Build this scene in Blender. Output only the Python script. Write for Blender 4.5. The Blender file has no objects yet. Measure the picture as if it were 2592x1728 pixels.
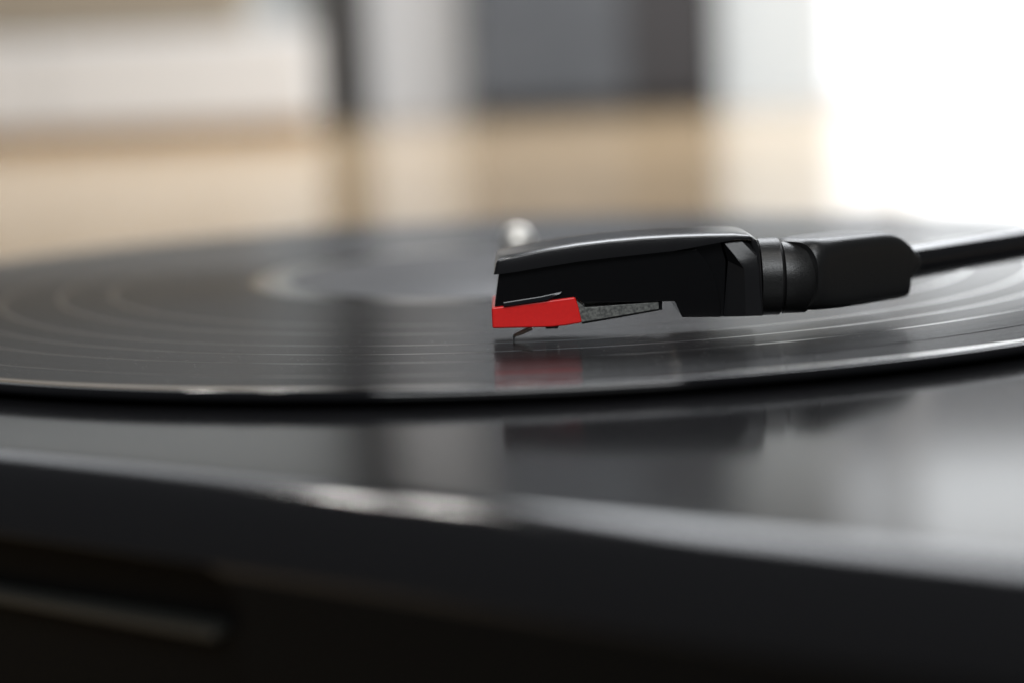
import bpy, bmesh, math, random
from mathutils import Vector, Matrix
random.seed(4)
S = bpy.context.scene
COL = S.collection

# ------------------------------------------------------------------ camera
# turntable coordinates are in millimetres: spindle axis = origin, record surface = z 0,
# camera looks along +Y; the floor lies FLOOR mm below the record
FLOOR = 61.0
CAM_D, CAM_H, F_PX = 370.64, 39.14, 4222.7
PITCH, YAW, ROLL = .1484, -.0032, .0404
DISP = 2592 / 2352.0

def W(x, y, z):                       # millimetres -> metres, floor at world z = 0
    return Vector((x * .001, y * .001, (z + FLOOR) * .001))

def _ray(x3, z3, y2):
    c, s = math.cos(ROLL), math.sin(ROLL); x = c * x3 + s * z3; z2 = -s * x3 + c * z3
    c, s = math.cos(PITCH), math.sin(PITCH); y = c * y2 + s * z2; z = -s * y2 + c * z2
    c, s = math.cos(YAW), math.sin(YAW)
    return Vector((c * x + s * y, -s * x + c * y, z))

CAMP = Vector((0, -CAM_D, CAM_H))

def ray(dx, dy):                      # measured in the 2352-wide view of the photograph
    return _ray((dx * DISP - 1296) / F_PX, (864 - dy * DISP) / F_PX, 1.0)

def on_plane(dx, dy, p0, n):          # where that sight line meets a plane the thing lies in
    r = ray(dx, dy)
    return CAMP + r * ((Vector(p0) - CAMP).dot(Vector(n)) / r.dot(Vector(n)))

def on_y(dx, dy, y):
    return on_plane(dx, dy, (0, y, 0), (0, 1, 0))

cam_d = bpy.data.cameras.new('camera')
cam = bpy.data.objects.new('camera', cam_d)
COL.objects.link(cam)
R_, U_, F_ = _ray(1, 0, 0), _ray(0, 1, 0), _ray(0, 0, 1)
M = Matrix((R_, U_, -F_)).transposed().to_4x4()
M.translation = W(*CAMP)
cam.matrix_world = M
cam_d.sensor_width = 36
cam_d.lens = F_PX / 2592 * 36
cam_d.clip_start = .01
cam_d.clip_end = 60
cam_d.dof.use_dof = True
cam_d.dof.focus_distance = .2585
cam_d.dof.aperture_fstop = 6.2
S.camera = cam

# ------------------------------------------------------------------ light
world = bpy.data.worlds.new('World')
S.world = world
world.use_nodes = True
bg = world.node_tree.nodes['Background']
bg.inputs[0].default_value = (.9, .95, 1, 1)
bg.inputs[1].default_value = .045

def area(name, loc, target, sx, sy, power, color=(1, 1, 1), shape='RECTANGLE'):
    l = bpy.data.lights.new(name, 'AREA')
    l.shape = shape; l.size = sx; l.size_y = sy; l.energy = power; l.color = color
    o = bpy.data.objects.new(name, l)
    COL.objects.link(o)
    o.location = loc
    o.rotation_euler = (Vector(target) - Vector(loc)).to_track_quat('-Z', 'Y').to_euler()
    return o

# ceiling panel of the room behind the turntable, two ceiling spots, and unseen fill lights added on the camera side
area('ceiling_panel_light', (-2.2, 4.2, 2.45), (-2.2, 4.2, 0), 2.6, 2.6, 36, (.93, .96, 1))  # extra panel, added to brighten the left background and left plinth edge
area('ceiling_panel_light', (1.4, 3.2, 2.45), (1.4, 3.2, 0), 3.4, 3.0, 225, (.93, .96, 1))
area('ceiling_spot_light', (-.943, 1.913, 2.30), (-.943, 1.2, 0),  .09, .09, 5.5, (1, .97, .93), 'DISK')
area('ceiling_spot_light', (-.709, 1.993, 2.30), (-.709, 1.2, 0),  .09, .09, 5.5, (1, .97, .93), 'DISK')
area('overhead_fill_light', (.3, -.9, 2.4), (.3, -.9, 0), .8, .8, 9, (1, .97, .94))  # unseen lamp, added to put light on the sloping shoulder rib
area('front_fill_light', (.05, -2.0, 1.6), (0, -.1, .05), 1.7, 1.2, 44, (.95, .98, 1))  # unseen soft fill, added to light the red holder, neck and rib

S.view_settings.view_transform = 'Standard'
S.view_settings.look = 'None'
S.view_settings.exposure = 0
S.view_settings.gamma = 1
S.view_settings.use_curve_mapping = False
S.render.engine = 'CYCLES'
S.cycles.use_denoising = True
S.cycles.max_bounces = 8
S.cycles.sample_clamp_indirect = 8

# ------------------------------------------------------------------ materials
def mat(name, color, rough=.4, metal=0., spec=.5, ior=1.5):
    m = bpy.data.materials.new(name)
    m.use_nodes = True
    b = m.node_tree.nodes['Principled BSDF']
    b.inputs['Base Color'].default_value = (*color, 1)
    b.inputs['Roughness'].default_value = rough
    b.inputs['Metallic'].default_value = metal
    b.inputs['IOR'].default_value = ior
    b.inputs['Specular IOR Level'].default_value = spec
    m['b'] = 1
    return m

def node(m, t, **kw):
    n = m.node_tree.nodes.new(t)
    for k, v in kw.items():
        setattr(n, k, v)
    return n

def bsdf(m):
    return m.node_tree.nodes['Principled BSDF']

def link(m, a, b):
    m.node_tree.links.new(a, b)

def add_noise(m, scale, bump=0., dist=.0001, rough=None, color=None, detail=4, coord='Object'):
    """fine relief, uneven gloss and colour on a material"""
    tc = node(m, 'ShaderNodeTexCoord')
    nz = node(m, 'ShaderNodeTexNoise')
    nz.inputs['Scale'].default_value = scale
    nz.inputs['Detail'].default_value = detail
    link(m, tc.outputs[coord], nz.inputs['Vector'])
    b = bsdf(m)
    if bump:
        bp = node(m, 'ShaderNodeBump')
        bp.inputs['Strength'].default_value = bump
        bp.inputs['Distance'].default_value = dist
        link(m, nz.outputs['Fac'], bp.inputs['Height'])
        link(m, bp.outputs['Normal'], b.inputs['Normal'])
    if rough:
        mr = node(m, 'ShaderNodeMapRange')
        mr.inputs['From Min'].default_value = .3
        mr.inputs['From Max'].default_value = .7
        mr.inputs['To Min'].default_value, mr.inputs['To Max'].default_value = rough
        link(m, nz.outputs['Fac'], mr.inputs['Value'])
        link(m, mr.outputs[0], b.inputs['Roughness'])
    if color:
        cr = node(m, 'ShaderNodeValToRGB')
        cr.color_ramp.elements[0].position = .35
        cr.color_ramp.elements[1].position = .65
        cr.color_ramp.elements[0].color = (*color[0], 1)
        cr.color_ramp.elements[1].color = (*color[1], 1)
        link(m, nz.outputs['Fac'], cr.inputs['Fac'])
        link(m, cr.outputs[0], b.inputs['Base Color'])
    return nz

# vinyl: smooth in the gaps, brushed round the spindle where the grooves run
M_vinyl = mat('vinyl', (.008, .008, .009), .10, spec=.6, ior=1.54)
M_groove = bpy.data.materials.new('grooved_vinyl')
M_groove.use_nodes = True
_nt = M_groove.node_tree
_nt.nodes.clear()
_out = node(M_groove, 'ShaderNodeOutputMaterial')
_mix = node(M_groove, 'ShaderNodeMixShader')
_dif = node(M_groove, 'ShaderNodeBsdfDiffuse')
_gl = node(M_groove, 'ShaderNodeBsdfAnisotropic')
_gl.inputs['Anisotropy'].default_value = .45
_gl.inputs['Rotation'].default_value = 0
_gl.inputs['Color'].default_value = (1, 1, 1, 1)
_tan = node(M_groove, 'ShaderNodeTangent', direction_type='RADIAL', axis='Z')
link(M_groove, _tan.outputs[0], _gl.inputs['Tangent'])
_tc = node(M_groove, 'ShaderNodeTexCoord')
_flat = node(M_groove, 'ShaderNodeVectorMath', operation='MULTIPLY')
_flat.inputs[1].default_value = (1, 1, 0)
link(M_groove, _tc.outputs['Object'], _flat.inputs[0])
_len = node(M_groove, 'ShaderNodeVectorMath', operation='LENGTH')
link(M_groove, _flat.outputs[0], _len.inputs[0])
_c2 = node(M_groove, 'ShaderNodeCombineXYZ')
link(M_groove, _len.outputs['Value'], _c2.inputs[0])
def radial_range(scale, lo, hi, detail=3):
    n = node(M_groove, 'ShaderNodeTexNoise')
    n.inputs['Scale'].default_value = scale
    n.inputs['Detail'].default_value = detail
    link(M_groove, _c2.outputs[0], n.inputs['Vector'])
    m = node(M_groove, 'ShaderNodeMapRange')
    m.inputs['From Min'].default_value = .3; m.inputs['From Max'].default_value = .7
    m.inputs['To Min'].default_value = lo; m.inputs['To Max'].default_value = hi
    link(M_groove, n.outputs['Fac'], m.inputs['Value'])
    return m.outputs[0]
link(M_groove, radial_range(900, .16, .20), _gl.inputs['Roughness'])
# groove walls shade each other, so the cut bands send back less than smooth vinyl
_fr = node(M_groove, 'ShaderNodeFresnel'); _fr.inputs['IOR'].default_value = 1.5
_mu = node(M_groove, 'ShaderNodeMath', operation='MULTIPLY')
link(M_groove, _fr.outputs[0], _mu.inputs[0])
link(M_groove, radial_range(2600, .34, .56, 2), _mu.inputs[1])
link(M_groove, _mu.outputs[0], _mix.inputs[0])
# a few dust grains
_dn = node(M_groove, 'ShaderNodeTexNoise'); _dn.inputs['Scale'].default_value = 2300; _dn.inputs['Detail'].default_value = 0
link(M_groove, _tc.outputs['Object'], _dn.inputs['Vector'])
_dr = node(M_groove, 'ShaderNodeValToRGB')
_dr.color_ramp.elements[0].position = .80; _dr.color_ramp.elements[0].color = (.009, .009, .010, 1)
_dr.color_ramp.elements[1].position = .84; _dr.color_ramp.elements[1].color = (.22, .22, .22, 1)
link(M_groove, _dn.outputs['Fac'], _dr.inputs[0])
link(M_groove, _dr.outputs[0], _dif.inputs['Color'])
link(M_groove, _dif.outputs[0], _mix.inputs[1]); link(M_groove, _gl.outputs[0], _mix.inputs[2])
link(M_groove, _mix.outputs[0], _out.inputs[0])

M_rim = mat('vinyl_rim', (.008, .008, .009), .045, ior=1.54)
M_label = mat('label_paper', (.04, .04, .045), .42, spec=.25)
add_noise(M_label, 300, .15, .0001)
M_plinth = mat('plinth_gloss_black', (.010, .010, .011), .12)
add_noise(M_plinth, 900, .05, .00005, rough=(.105, .135))
M_panel = mat('panel_gloss_black', (.004, .004, .004), .4, spec=.06)
M_satin = mat('plinth_satin_black', (.004, .004, .004), .4, spec=.05)
M_platter = mat('platter_black', (.01, .01, .01), .45)
M_strip = mat('strip_grey', (.03, .03, .027), .4, .3)
M_chrome = mat('spindle_steel', (.78, .75, .70), .42, .85)
M_cap = mat('satin_black_plastic', (.012, .012, .013), .2, spec=.3)
add_noise(M_cap, 5200, .22, .00006, rough=(.15, .25), detail=3)
M_body = mat('gloss_black_plastic', (.004, .004, .0045), .12)
add_noise(M_body, 1500, .05, .00003, rough=(.10, .15))
M_arm = mat('arm_black_plastic', (.012, .012, .012), .36)
add_noise(M_arm, 4200, .35, .00008, rough=(.28, .46), detail=3)
M_tube = mat('arm_tube_black', (.010, .010, .011), .07)
M_clip = mat('clip_gloss_black', (.008, .009, .011), .13)
M_red = mat('red_plastic', (.72, .014, .013), .34)
add_noise(M_red, 1800, .06, .00004, color=((.70, .013, .012), (.74, .016, .014)))
M_plate = mat('grey_plate', (.12, .125, .12), .5, .35)
add_noise(M_plate, 2300, .5, .00012, color=((.07, .072, .07), (.20, .205, .19)), detail=8)
M_cant = mat('cantilever_metal', (.50, .38, .30), .4, .4)
M_tip = mat('stylus_tip', (.03, .03, .035), .2)

# room
M_floor = mat('wood_floor', (.5, .35, .2), .16)
_tc = node(M_floor, 'ShaderNodeTexCoord')
_mp = node(M_floor, 'ShaderNodeMapping')
_mp.inputs['Scale'].default_value = (9, .8, 1)
link(M_floor, _tc.outputs['Object'], _mp.inputs[0])
_n = node(M_floor, 'ShaderNodeTexNoise'); _n.inputs['Scale'].default_value = 3; _n.inputs['Detail'].default_value = 6
link(M_floor, _mp.outputs[0], _n.inputs['Vector'])
_cr = node(M_floor, 'ShaderNodeValToRGB')
_cr.color_ramp.elements[0].position = .3; _cr.color_ramp.elements[0].color = (.43, .30, .165, 1)
_cr.color_ramp.elements[1].position = .7; _cr.color_ramp.elements[1].color = (.55, .40, .24, 1)
link(M_floor, _n.outputs['Fac'], _cr.inputs[0])
link(M_floor, _cr.outputs[0], bsdf(M_floor).inputs['Base Color'])
M_wall = mat('wall_paint', (.74, .78, .79), .7)
add_noise(M_wall, 12, .1, .002)
M_over = mat('grey_wall_paint', (.24, .25, .27), .7)
M_white = mat('white_lacquer', (.86, .86, .86), .4)
add_noise(M_white, 6, rough=(.35, .45))
M_taupe = mat('taupe_fabric', (.37, .325, .26), .9)
add_noise(M_taupe, 60, .3, .003)
M_tan = mat('tan_wood', (.40, .25, .115), .45)
add_noise(M_tan, 9, color=((.34, .21, .09), (.44, .28, .13)))
M_brown = mat('dark_brown_wood', (.045, .036, .030), .5)
add_noise(M_brown, 14, color=((.014, .011, .009), (.026, .02, .017)))
M_grey = mat('grey_lacquer', (.16, .17, .19), .45)
add_noise(M_grey, 8, color=((.082, .09, .102), (.105, .113, .126)))
M_dgrey = mat('dark_grey_lacquer', (.038, .036, .039), .5)
M_pic = mat('picture_print', (.10, .095, .09), .5)
add_noise(M_pic, 5, color=((.06, .055, .05), (.16, .15, .15)))
M_day = bpy.data.materials.new('daylight_pane')
M_day.use_nodes = True
_b = bsdf(M_day)
_b.inputs['Base Color'].default_value = (.8, .85, .9, 1)
_b.inputs['Emission Color'].default_value = (.95, .98, 1, 1)
_b.inputs['Emission Strength'].default_value = 2.2

M_dim_pane = M_day.copy()  # weaker glow, made up to soften the step from pier to bright window
M_dim_pane.name = 'dim_edge_pane'
bsdf(M_dim_pane).inputs['Emission Strength'].default_value = 1.0

# ------------------------------------------------------------------ builders
def finish(name, bm, m, parent=None, smooth=True, bevel=None, seg=3, angle=35):
    me = bpy.data.meshes.new(name)
    bmesh.ops.recalc_face_normals(bm, faces=bm.faces[:])
    bm.to_mesh(me); bm.free()
    me.materials.append(m)
    o = bpy.data.objects.new(name, me)
    COL.objects.link(o)
    if smooth:
        for p in me.polygons:
            p.use_smooth = True
        me.set_sharp_from_angle(angle=math.radians(angle))
    if bevel:
        b = o.modifiers.new('bevel', 'BEVEL')
        b.width = bevel; b.segments = seg; b.limit_method = 'ANGLE'; b.angle_limit = math.radians(28)
        b.harden_normals = True
    if parent:
        o.parent = parent
        o.matrix_parent_inverse = Matrix.Identity(4)
        o.location = -Vector(parent_origin(parent))
    return o

def parent_origin(p):
    v = Vector(p.location)
    while p.parent:
        p = p.parent
        v += p.location
    return v

def thing(name, label, cat, loc):
    o = bpy.data.objects.new(name, None)
    o.empty_display_size = .02
    COL.objects.link(o)
    o.location = loc
    o['label'] = label; o['category'] = cat
    return o

def tag(o, label, cat):
    o['label'] = label; o['category'] = cat
    return o

def structure(o):
    o['kind'] = 'structure'
    return o

def prism(pts_a, pts_b):
    """closed solid between two matching outlines given in mm"""
    bm = bmesh.new()
    A = [bm.verts.new(W(*p)) for p in pts_a]
    B = [bm.verts.new(W(*p)) for p in pts_b]
    n = len(A)
    bm.faces.new(A); bm.faces.new(B[::-1])
    for i in range(n):
        j = (i + 1) % n
        bm.faces.new((A[j], A[i], B[i], B[j]))
    return bm

def side_prism(outline, y_near, y_far):
    """outline measured on the near side plane, carried straight back"""
    a = [on_y(x, y, y_near) for x, y in outline]
    return prism([tuple(p) for p in a], [(p.x, y_far, p.z) for p in a])

def lathe(profile, seg=160, cx=0, cy=0, closed=False):
    """profile of (r, z) mm turned about the vertical axis"""
    bm = bmesh.new()
    rings = []
    for r, z in profile:
        if r < 1e-6:
            rings.append([bm.verts.new(W(cx, cy, z))])
        else:
            rings.append([bm.verts.new(W(cx + r * math.cos(2 * math.pi * k / seg), cy + r * math.sin(2 * math.pi * k / seg), z)) for k in range(seg)])
    pairs = list(zip(rings, rings[1:])) + ([(rings[-1], rings[0])] if closed else [])
    for a, b in pairs:
        for k in range(seg):
            l = (k + 1) % seg
            if len(a) == 1 and len(b) == 1: continue
            if len(a) == 1: bm.faces.new((a[0], b[k], b[l]))
            elif len(b) == 1: bm.faces.new((a[k], b[0], a[l]))
            else: bm.faces.new((a[k], b[k], b[l], a[l]))
    return bm

def sweep(path, radii, seg=32, caps=True, squash=None):
    """round bar along a path of mm points"""
    bm = bmesh.new()
    rings = []
    P = [Vector(p) for p in path]
    for i, p in enumerate(P):
        d = (P[min(i + 1, len(P) - 1)] - P[max(i - 1, 0)]).normalized()
        s = d.cross(Vector((0, 0, 1)))
        if s.length < 1e-4: s = Vector((1, 0, 0))
        s.normalize(); u = s.cross(d)
        q = squash[i] if squash else 1
        rings.append([bm.verts.new(W(*(p + s * radii[i] * q * math.cos(2 * math.pi * k / seg) + u * radii[i] * math.sin(2 * math.pi * k / seg)))) for k in range(seg)])
    for a, b in zip(rings, rings[1:]):
        for k in range(seg):
            l = (k + 1) % seg
            bm.faces.new((a[k], a[l], b[l], b[k]))
    if caps:
        bm.faces.new(rings[0]); bm.faces.new(rings[-1][::-1])
    return bm

def box(x0, x1, y0, y1, z0, z1):      # metres, world
    bm = bmesh.new()
    v = [bm.verts.new((x, y, z)) for x in (x0, x1) for y in (y0, y1) for z in (z0, z1)]
    for f in ((0, 1, 3, 2), (4, 6, 7, 5), (0, 4, 5, 1), (2, 3, 7, 6), (0, 2, 6, 4), (1, 5, 7, 3)):
        bm.faces.new([v[i] for i in f])
    return bm

# ------------------------------------------------------------------ setting
bm = bmesh.new()
bm.faces.new([bm.verts.new(p) for p in ((-5, -.33, 0), (6, -.33, 0), (6, 7.5, 0), (-5, 7.5, 0))])
structure(finish('floor', bm, M_floor, smooth=False))
WALL_Y = 6.25
structure(finish('wall', box(-5, 1.27, WALL_Y, WALL_Y + .12, 0, 2.6), M_wall, smooth=False))

# ------------------------------------------------------------------ things far behind, out of focus
def bgx(dx, depth):                   # where a sight line crosses the wall side of the room
    return (dx * DISP - 1296) / F_PX * depth - .003 * depth

DP = 6.4
# white low cabinet along the wall
DC = 4.4                                               # the cabinet stands nearer than the wall
x1 = bgx(742, DC)
cab = thing('low_cabinet', 'white low cabinet on a tan wooden base standing on the floor', 'cabinet', (-1.6, 4.12, 0))
finish('carcass', box(-2.6, x1, 4.05, 4.20, .047, .284), M_white, cab, bevel=.005)
finish('base_board', box(-2.59, x1 - .006, 4.042, 4.19, 0, .046), M_tan, cab, bevel=.003)
for k in range(3):
    w = (x1 + 2.6) / 3
    finish('drawer_front', box(-2.6 + k * w + .005, -2.6 + (k + 1) * w - .005, 4.032, 4.049, .052, .275), M_white, cab, bevel=.003)
xt = bgx(600, DC)
chest = thing('storage_chest', 'taupe fabric storage chest lying on top of the white cabinet', 'chest', (-1.6, 4.12, .286))
finish('box_body', box(-2.3, xt, 4.06, 4.19, .286, .54), M_taupe, chest, bevel=.02, seg=4)
finish('lid', box(-2.31, xt + .012, 4.05, 4.195, .542, .585), M_taupe, chest, bevel=.015, seg=4)
xt = bgx(595, DP)
pic = thing('wall_picture', 'dark grey framed picture hanging on the white wall over the chest', 'picture', (-2.0, 6.24, 1.0))
finish('print', box(-3.05, xt - .05, 6.222, 6.240, 1.03, 1.19), M_pic, pic)
for a in ((-3.10, xt, 6.205, 6.242, 1.0, 1.03), (-3.10, xt, 6.205, 6.242, 1.19, 1.22), (-3.10, -3.05, 6.205, 6.242, 1.0301, 1.1899), (xt - .05, xt, 6.205, 6.242, 1.0301, 1.1899)):
    finish('frame_bar', box(*a), M_brown, pic, bevel=.004)
# dark post
xa, xb = bgx(774, DP), bgx(856, DP)
post = thing('door_post', 'dark brown upright door post between white cabinet and pale door', 'door post', ((xa + xb) / 2, 6.1, 0))
finish('upright', box(xa, xb, 5.98, 6.20, .03, 2.35), M_brown, post, bevel=.008)
finish('foot_block', box(xa - .008, xb + .008, 5.97, 6.205, 0, .03), M_brown, post, bevel=.004)
# pale door
xa, xb = bgx(872, DP), bgx(1092, DP)
door = thing('pale_door', 'pale grey white door leaf between dark post and grey wardrobe', 'door', ((xa + xb) / 2, 6.2, 0))
leaf = finish('leaf', box(xa, xb, 6.17, 6.22, .004, 2.1), M_white, door, bevel=.004)
finish('handle', box(xb - .10, xb - .02, 6.11, 6.13, 1.0, 1.02), M_chrome, leaf, bevel=.004)
finish('handle_post', box(xb - .04, xb - .025, 6.13, 6.171, 1.002, 1.018), M_chrome, leaf)
# grey wardrobe
xa, xm, xb = bgx(1108, DP), bgx(1450, DP), bgx(1645, DP)
wr = thing('wardrobe', 'grey wardrobe with one darker door standing against the wall', 'wardrobe', ((xa + xb) / 2, 6.0, 0))
finish('carcass', box(xa, xb, 5.82, 6.23, .05, 1.95), M_dgrey, wr, bevel=.004)
finish('plinth_board', box(xa + .01, xb - .01, 5.85, 6.22, 0, .05), M_dgrey, wr)
d1 = finish('door', box(xa + .003, xm - .003, 5.798, 5.819, .055, 1.945), M_grey, wr, bevel=.002)
d2 = finish('door', box(xm + .003, xb - .003, 5.798, 5.819, .055, 1.945), M_dgrey, wr, bevel=.002)
d2['label'] = 'darker grey wardrobe door'
finish('handle', box(xm - .05, xm - .035, 5.775, 5.797, .9, 1.1), M_chrome, d1, bevel=.003)
finish('handle', box(xm + .035, xm + .05, 5.775, 5.797, .9, 1.1), M_chrome, d2, bevel=.003)
# white pier and the window
xa, xb = bgx(1668, DP), bgx(1890, DP)
structure(finish('wall_pier', box(xa, xb, 6.02, 6.2, 0, 2.6), M_wall, smooth=False))
xw = bgx(1915, DP)
structure(finish('window_reveal', box(xb + .002, xw - .021, 6.03, 6.2, 0, 2.6), M_wall, smooth=False))
win = thing('balcony_window', 'tall bright balcony window full of daylight with white frame', 'window', (xw + 1.4, 6.1, 0))
cuts = [xw, xw + .30, xw + 1.35, xw + 2.4, xw + 3.4]
for k, (a, b) in enumerate(zip(cuts, cuts[1:])):
    for z0, z1 in ((.06, 1.00), (1.80, 2.42)):
        p = finish('pane', box(a + .03, b - .03, 6.10, 6.112, z0, z1), M_day if k else M_dim_pane, win)
        if not k: p['label'] = 'narrow pane with a dimmer glow added to soften the window edge'
    finish('grey_panel', box(a + .031, b - .031, 6.09, 6.12, 1.06, 1.74), M_over, win)
    for z0, z1 in ((.001, .059), (1.001, 1.059), (1.741, 1.799), (2.421, 2.48)):
        finish('frame_rail', box(a + .031, b - .031, 6.072, 6.138, z0, z1), M_white, win)
for a in cuts:
    finish('frame_upright', box(a - .03, a + .03, 6.07, 6.14, .0, 2.48), M_white, win, bevel=.004)

# ------------------------------------------------------------------ turntable
A_PL = math.radians(31)
E = Vector((math.cos(A_PL), -math.sin(A_PL), 0))       # along the plinth front
B = Vector((math.sin(A_PL), math.cos(A_PL), 0))        # towards its back
PT = -2.45                                             # plinth top
RND = 9.0

def rounded_outline(e0, e1, b0, b1, radii, inset, seg=18):
    """corners in order front-left, front-right, back-right, back-left"""
    pts = []
    cs = ((e0, b0, 1, 1, 180), (e1, b0, -1, 1, 270), (e1, b1, -1, -1, 0), (e0, b1, 1, -1, 90))
    for (e, b, se, sb, a0), r in zip(cs, radii):
        ce, cb = e + se * r, b + sb * r
        rr = max(r - inset, .5)
        for k in range(seg + 1):
            a = math.radians(a0 + 90 * k / seg)
            pts.append((ce + rr * math.cos(a), cb + rr * math.sin(a)))
    return pts

def eb(e, b, z):
    p = E * e + B * b
    return (p.x, p.y, z)

FRONT = -175 - RND
PL = (-186, 236, FRONT, 188)
RAD = (40, 40, 40, 165)
table = thing('turntable', 'glossy black turntable with rounded front edge under the record', 'turntable', W(0, 0, -FLOOR))
bm = bmesh.new()
rings = []
prof = [(RND * (1 - math.sin(math.radians(t))), PT - RND * (1 - math.cos(math.radians(t)))) for t in range(0, 91, 6)]
prof += [(0, -12.5), (0, -30), (0, -48), (1.5, -50)]
for ins, z in prof:
    rings.append([bm.verts.new(W(*eb(e, b, z))) for e, b in rounded_outline(*PL, RAD, ins)])
for a, b in zip(rings, rings[1:]):
    for k in range(len(a)):
        l = (k + 1) % len(a)
        bm.faces.new((a[k], a[l], b[l], b[k]))
bm.faces.new(rings[0]); bm.faces.new(rings[-1][::-1])
plinth = finish('plinth', bm, M_plinth, table, angle=40)

# recess in the front, lower left, with its own glossy back panel and a grey strip
def front(dx, dy, depth=0.):
    p0 = B * (FRONT + depth)
    return on_plane(dx, dy, tuple(p0), tuple(B))

def ebz(p):
    return p.dot(E), p.z

e_r, z_t = ebz(front(548, 1400))[0], ebz(front(400, 1285))[1]
def recess_outline(e_right, z_top, e_left, z_bot, r):
    pts = [(e_left, z_bot), (e_right, z_bot)]
    for k in range(9):
        a = math.radians(90 * k / 8)
        pts.append((e_right - r + r * math.cos(a), z_top - r + r * math.sin(a)))
    pts.append((e_left, z_top))
    return pts
ro = recess_outline(e_r, z_t, e_r - 92, -44, 5)
cut = finish('cutter', prism([eb(e, FRONT - 6, z) for e, z in ro], [eb(e, FRONT + 9, z) for e, z in ro]), M_panel, smooth=False)
bo = plinth.modifiers.new('recess', 'BOOLEAN')
bo.object = cut; bo.operation = 'DIFFERENCE'; bo.solver = 'EXACT'
cut.location = (0, 0, 0)
bpy.context.view_layer.update()
me = bpy.data.meshes.new_from_object(plinth.evaluated_get(bpy.context.evaluated_depsgraph_get()))
plinth.modifiers.clear()
plinth.data = me
while len(me.materials) > 1: me.materials.pop()
me.materials.append(M_satin)                           # satin skirt below the gloss top
for p in me.polygons:
    p.material_index = 1 if p.center.z < (PT - RND - .2 + FLOOR) * .001 else 0
    p.use_smooth = True
me.set_sharp_from_angle(angle=math.radians(40))
bpy.data.objects.remove(cut)
ri = recess_outline(e_r - .6, z_t - .6, e_r - 91.4, -43.4, 4.6)
panel = finish('front_panel', prism([eb(e, FRONT + 6.5, z) for e, z in ri], [eb(e, FRONT + 8.8, z) for e, z in ri]), M_panel, table, bevel=.0003)
q0, q1 = ebz(front(-60, 1375, 3)), ebz(front(488, 1449, 3))
zc = (q0[1] + q1[1]) / 2
finish('slider_strip', prism([eb(e, FRONT + 3.2, z) for e, z in ((q1[0] - 70, zc - .75), (q1[0], zc - .75), (q1[0], zc + .75), (q1[0] - 70, zc + .75))],
                             [eb(e, FRONT + 6.4, z) for e, z in ((q1[0] - 70, zc - .75), (q1[0], zc - .75), (q1[0], zc + .75), (q1[0] - 70, zc + .75))]), M_strip, panel, bevel=.0004)
for e, b in ((-130, FRONT + 40), (190, FRONT + 40), (190, 150), (-90, 140)):
    c = E * e + B * b
    finish('foot', lathe([(0, -50.1), (16, -50.1), (17, -52), (17, -60), (15.5, -61), (0, -61)], 40, c.x, c.y), M_platter, table)
finish('platter', lathe([(0, -1.66), (141, -1.66), (142, -1.8), (142, -2.40), (0, -2.40)], 128), M_platter, table)
finish('spindle', lathe([(3.55, -1.6), (3.55, 5.4), (3.45, 6.6), (3.05, 7.9), (2.3, 8.9), (1.2, 9.5), (0, 9.7)], 40, .9, 0), M_chrome, table, angle=60)

# ------------------------------------------------------------------ record
rec = thing('vinyl_record', 'black long playing vinyl record on the platter with shiny track gaps', 'record', W(0, 0, -1.6))
GAPS = [87.6, 98.2, 110.0, 118.5, 127.0, 138.0]
EDGE = [(3.75, -1.6), (60, -1.6), (148, -1.5)]
EDGE += [(150.35 + .8 * math.cos(math.radians(t)), -.62 + .82 * math.sin(math.radians(t))) for t in range(-80, 91, 10)]
EDGE += [(150.35 - 3.95 * k / 10, .1 + .1 * math.cos(math.pi * k / 10)) for k in range(1, 11)]
disc = finish('disc', lathe(EDGE + [(146.3, -.1), (60.0, -.1), (58.5, -.004), (53.0, -.02), (50.6, -.05), (3.75, -.06)], 720, closed=True), M_rim, rec, angle=35)
GAP_W = .36
inner = 58.6
for r in GAPS + [146.4]:
    outer = r - GAP_W if r < 146 else r
    finish('groove_band', lathe([(inner, 0), ((inner + outer) / 2, 0), (outer, 0)], 360), M_groove, rec, smooth=False)
    if r < 146:
        finish('track_gap', lathe([(r - GAP_W, 0), (r + GAP_W, 0)], 360), M_vinyl, rec, smooth=False)
    inner = r + GAP_W
finish('label', lathe([(3.75, -.04), (3.76, .03), (49.8, .03), (50.0, -.04)], 160), M_label, rec)

# ------------------------------------------------------------------ tonearm
ST_Y = -108.1
arm = thing('tonearm', 'black tonearm with red stylus lowered onto the vinyl record', 'tonearm', W(180, 9, PT))
NEAR_CAP, NEAR_BODY = ST_Y - 8.6, ST_Y - 7.6

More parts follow.
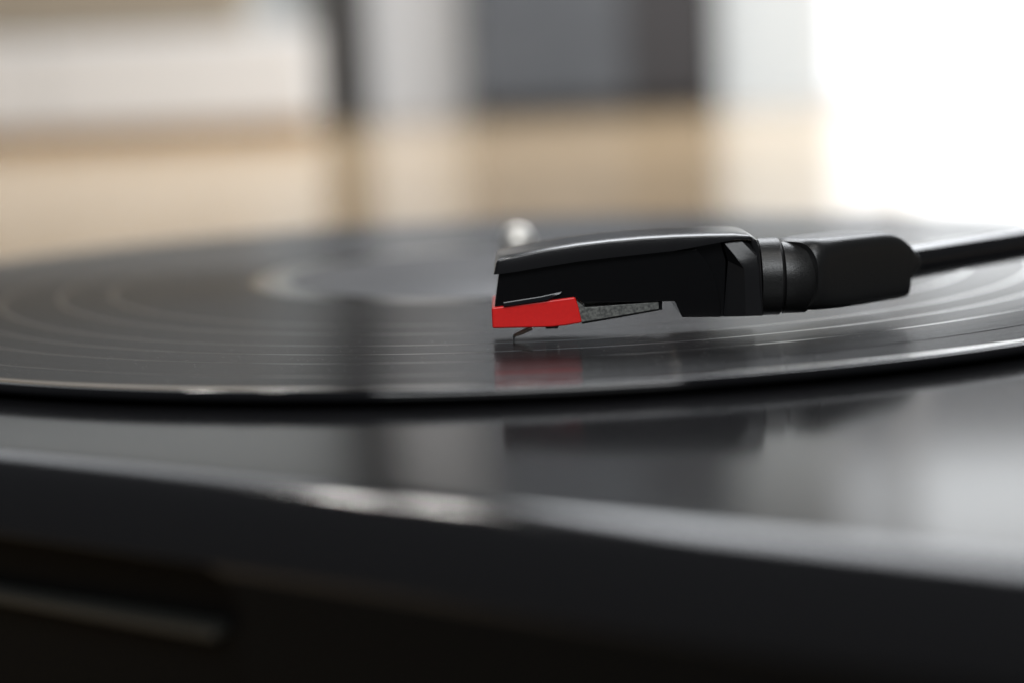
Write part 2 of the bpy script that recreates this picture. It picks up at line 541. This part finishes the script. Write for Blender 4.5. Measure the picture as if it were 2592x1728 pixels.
# headshell top cover: arched lid, lip on both sides
top = [(1141, 601), (1147, 598), (1180, 590), (1250, 575.5), (1325, 563.5), (1400, 554.5), (1475, 548), (1550, 543.5), (1625, 541), (1690, 540), (1722, 542), (1735, 549)]
bot = [(1134, 632), (1141, 631), (1180, 626), (1250, 614), (1325, 602), (1400, 593), (1475, 585), (1550, 577), (1625, 563), (1690, 551.5), (1722, 551.5), (1735, 553)]
bm = bmesh.new()
rings = []
for i, (t, b) in enumerate(zip(top, bot)):
    pt, pb = on_y(*t, NEAR_CAP), on_y(*b, NEAR_CAP)
    w = 8.6
    if i == 0: w = 8.3
    if i == len(top) - 1: w = 7.9
    if i == len(top) - 2: w = 8.4
    crown = .25
    sec = []
    zt, zb = pt.z, pb.z
    bev = .32
    for y, z in ((-w, zb), (-w, zt - bev), (-w + .1, zt - .1), (-w + bev, zt), (-w * .5, zt + crown * .75), (0, zt + crown), (w * .5, zt + crown * .75), (w - bev, zt), (w - .1, zt - .1), (w, zt - bev), (w, zb)):
        x = pb.x + (pt.x - pb.x) * ((z - zb) / max(zt - zb, .1))
        sec.append(bm.verts.new(W(x, ST_Y + y, z)))
    rings.append(sec)
for a, b in zip(rings, rings[1:]):
    for k in range(len(a) - 1):
        bm.faces.new((a[k], a[k + 1], b[k + 1], b[k]))
    bm.faces.new((a[-1], a[0], b[0], b[-1]))
bm.faces.new(rings[0]); bm.faces.new(rings[-1][::-1])
cap = finish('headshell', bm, M_cap, arm, angle=38, bevel=.0002, seg=2)

# rear wall of the shell, flush with the lid, seen as a thin upright edge before the collar
finish('rear_wall', side_prism([(1728, 546), (1738, 551), (1744, 566), (1747, 600), (1754, 724), (1738, 725), (1733, 580), (1724, 556)], NEAR_CAP + .15, ST_Y + 8.4), M_cap, cap, bevel=.0004)
finish('inner_wall', side_prism([(1500, 580), (1600, 566), (1650, 553), (1657, 556), (1668, 600), (1664, 728), (1568, 729.5), (1552, 693), (1500, 690)], NEAR_BODY + .9, ST_Y + 6.7), M_body, cap, bevel=.0002)
finish('core', side_prism([(1630, 552), (1742, 552), (1750, 725), (1640, 727)], NEAR_BODY + 4.2, ST_Y + 6.5), M_body, cap)
# rib with a sloping shoulder between side and rear wall
bm = bmesh.new()
def vy(x, y, d):
    return bm.verts.new(W(*on_y(x, y, NEAR_BODY + d)))
t1, t2 = vy(1659, 553, -.3), vy(1702, 553, -.3)
m1, m2 = vy(1690, 590, -1.35), vy(1738, 590, -1.35)
n1, n2 = vy(1709, 618, -1.6), vy(1742, 622, -1.6)
l1, l2 = vy(1713, 727, -1.7), vy(1751, 725.5, -1.7)
k0, k1, k2 = vy(1659, 556, 1.2), vy(1672, 600, .7), vy(1662, 728, .7)
c1, c2 = vy(1711, 650, -1.7), vy(1744, 652, -1.7)
r1, r2, r3 = vy(1744, 566, .7), vy(1750, 640, .7), vy(1754, 725, .7)
for f in ((t1, t2, m2, m1), (m1, m2, n2, n1), (n1, n2, c2, c1), (c1, c2, l2, l1), (t1, m1, k1), (m1, n1, k1), (n1, c1, k1), (c1, l1, k2, k1), (t2, r1, m2), (m2, r1, n2), (n2, r1, r2, c2), (c2, r2, r3, l2), (l1, l2, r3, k2)):
    bm.faces.new(f)
finish('shoulder_rib', bm, M_cap, cap, angle=22)

# cartridge body under the lid
body = finish('cartridge', side_prism([(1146, 627), (1250, 608), (1400, 587), (1600, 572), (1612, 586), (1628, 606), (1641, 636), (1650, 670), (1655, 700), (1656, 729), (1567, 729.5), (1550, 693), (1338, 697), (1322, 684), (1136, 706)], NEAR_BODY, ST_Y + 7.6), M_body, arm, bevel=.00018, seg=2)
finish('terminal_post', side_prism([(1512, 690), (1521, 690), (1521, 713), (1513, 713)], NEAR_BODY + .6, ST_Y - 4.5), M_body, body)
ca = [on_y(x, y, NEAR_BODY - .62) for x, y in ((1158, 698.5), (1240, 686), (1252, 683), (1288, 675), (1256, 690.5), (1158, 705))]
cb = [on_y(x, y, NEAR_BODY - .52) for x, y in ((1155, 695), (1240, 681.5), (1256, 678), (1292, 670), (1258, 691), (1157, 706))]
cc = [(p.x, NEAR_BODY + .4, p.z) for p in cb]
bm = bmesh.new()
lo = [[bm.verts.new(W(*p)) for p in r] for r in (ca, cb, cc)]
for a, b in zip(lo, lo[1:]):
    for k in range(6):
        bm.faces.new((a[k], a[(k + 1) % 6], b[(k + 1) % 6], b[k]))
bm.faces.new(lo[0]); bm.faces.new(lo[-1])
finish('clip', bm, M_clip, body, bevel=.00008, seg=2)

# stylus assembly: red grip, grey plate, cantilever with its tip on the record
red = finish('stylus_holder', side_prism([(1129, 708), (1136, 706.5), (1250, 692), (1321, 683), (1327, 700), (1337, 742), (1298, 748.5), (1265, 752), (1200, 753.5), (1131, 755)], NEAR_BODY - .25, ST_Y + 7.4), M_red, arm, bevel=.0003)
red['label'] = 'red plastic stylus holder'
plate = finish('plate', side_prism([(1318, 686), (1344, 707), (1420, 701), (1513, 694), (1513.5, 711), (1420, 727), (1337, 741), (1330, 741)], NEAR_BODY + .35, ST_Y + 6.5), M_plate, red, bevel=.00012, seg=2)
finish('plate_edge', side_prism([(1337, 741.6), (1420, 727.6), (1513.5, 711.6), (1513.5, 713.6), (1420, 730.5), (1337, 744.5)], NEAR_BODY + .45, ST_Y + 6.3), M_body, red)
a_, b_, c_ = on_y(1222, 752, ST_Y), on_y(1196, 765, ST_Y), on_y(1181, 770.5, ST_Y)
tip = on_y(1180.5, 782, ST_Y)
finish('cantilever', sweep([tuple(a_), tuple(b_), tuple(c_)], [.42, .34, .26], 14), M_cant, red)
finish('needle', lathe([(0, .012), (.07, .08), (.14, .32), (.16, c_.z + .1), (0, c_.z + .12)], 14, tip.x, tip.y), M_tip, red)
finish('magnet_tab', side_prism([(1251, 751), (1284, 750), (1281, 755), (1255, 756)], ST_Y - 2.2, ST_Y + 2.2), M_body, red, bevel=.0001)

# collar and neck along the headshell axis
p1, p2 = on_y(1768, 547, ST_Y), on_y(1772, 723, ST_Y)
cz, cr = (p1.z + p2.z) / 2, (p1.z - p2.z) / 2
x0, x1 = on_y(1740, 640, ST_Y).x, on_y(1790, 640, ST_Y).x
finish('collar', sweep([(x0, ST_Y, cz), (x0 + .1, ST_Y, cz), (x1 - .35, ST_Y, cz), (x1, ST_Y, cz)], [cr, cr, cr, cr - .35], 64), M_arm, arm, angle=30)
p1, p2 = on_y(1850, 553, ST_Y), on_y(1850, 717.5, ST_Y)
nz_, nr = (p1.z + p2.z) / 2, (p1.z - p2.z) / 2
x2 = on_y(1872, 640, ST_Y).x
ARM_A = math.radians(43)
ad = Vector((math.cos(ARM_A), math.sin(ARM_A), 0)); an = Vector((math.sin(ARM_A), -math.cos(ARM_A), 0))
path, rad = [(x1 - .6, ST_Y, nz_), (x1 + .05, ST_Y, nz_), (x1 + .3, ST_Y, nz_)], [nr - .4, nr - .4, nr]
x3 = on_y(1877, 640, ST_Y - 5.7).x
path += [(x3 - 1.2, ST_Y, nz_), (x3, ST_Y, nz_)]; rad += [nr, nr - .9]
neck = finish('neck', sweep(path, rad, 64), M_arm, arm, angle=40)
# angled joint block, carried along the arm direction: round where it leaves the neck, flat-sided further on
N0 = on_y(1880, 640, ST_Y - 5.75)
J0 = N0 - an * 5.6
stations = [(1870, 580, 694, 2.0, 3.4, 1.6), (1874, 567, 704, 2.2, 4.3, .8), (1880, 558.5, 716, 2.6, 5.0, .25), (1889, 552.8, 717, 3.4, 5.4, .05), (1904, 549.2, 716.2, 4.6, 5.6, 0), (1926, 546, 713.5, 5.5, 5.65, 0), (1950, 543, 710.5, 6, 5.6, 0), (2000, 537.5, 703, 6, 5.5, 0), (2036, 533.5, 697, 6, 5.4, 0),
            (2052, 533.5, 694, 6, 5.3, 0), (2068, 537, 691.5, 6, 5.2, 0), (2084, 544.5, 689, 5.5, 5.1, 0), (2091, 549.5, 687.5, 5, 5.0, 0), (2093, 551.5, 687, 5, 4.95, 0), (2093.6, 552.5, 660, 4.5, 4.9, 0), (2099, 557, 652, 4, 4.8, .05), (2107, 566.5, 641, 3.5, 4.6, .15), (2113, 577, 630, 3, 4.2, .4), (2117, 588, 619, 2.5, 3.5, .9)]
bm = bmesh.new()
rings = []
for dx, yt, yb, ex, hw, ins in stations:
    pn = N0 - an * ins
    a, b = on_plane(dx, yt, tuple(pn), tuple(an)), on_plane(dx, yb, tuple(pn), tuple(an))
    sn = an
    c, hz = (a + b) / 2 - an * hw, (a.z - b.z) / 2
    sec = []
    for k in range(64):
        t = 2 * math.pi * k / 64
        cc, ss = math.cos(t), math.sin(t)
        sec.append(bm.verts.new(W(*(c + sn * hw * math.copysign(abs(cc) ** (2 / ex), cc) + Vector((0, 0, 1)) * hz * math.copysign(abs(ss) ** (2 / ex), ss)))))
    rings.append(sec)
for a, b in zip(rings, rings[1:]):
    for k in range(64):
        bm.faces.new((a[k], a[(k + 1) % 64], b[(k + 1) % 64], b[k]))
bm.faces.new(rings[0]); bm.faces.new(rings[-1][::-1])
joint = finish('arm_joint', bm, M_arm, arm, angle=50)
# tube to the pivot
t0 = on_plane(2100, 600, tuple(J0), tuple(an)); t1 = on_plane(2352, 558.5, tuple(J0), tuple(an))
d = (t1 - t0)
end = t0 + d * ((Vector((180, 9, 0)) - t0).dot(ad) / d.dot(ad))
finish('tube', sweep([tuple(t0 - d * .1), tuple(t1), tuple(end)], [3.0, 3.0, 3.0], 40), M_tube, arm)
px, py = end.x, end.y
finish('pivot_base', lathe([(0, PT + .05), (24, PT + .05), (24, PT + 4), (22, PT + 6), (13, PT + 7), (12, end.z - 6), (0, end.z - 6)], 64, px, py), M_plinth, arm, angle=40)
finish('pivot_housing', lathe([(0, end.z - 5.9), (15, end.z - 5.9), (16, end.z - 5), (16, end.z + 6), (14.5, end.z + 7.5), (0, end.z + 8)], 64, px, py), M_arm, arm, angle=40)
cw = end + d.normalized() * 16
finish('counterweight', sweep([tuple(cw), tuple(cw + d.normalized() * 1), tuple(cw + d.normalized() * 23), tuple(cw + d.normalized() * 24)], [8, 9, 9, 8], 48), M_arm, arm, angle=30)
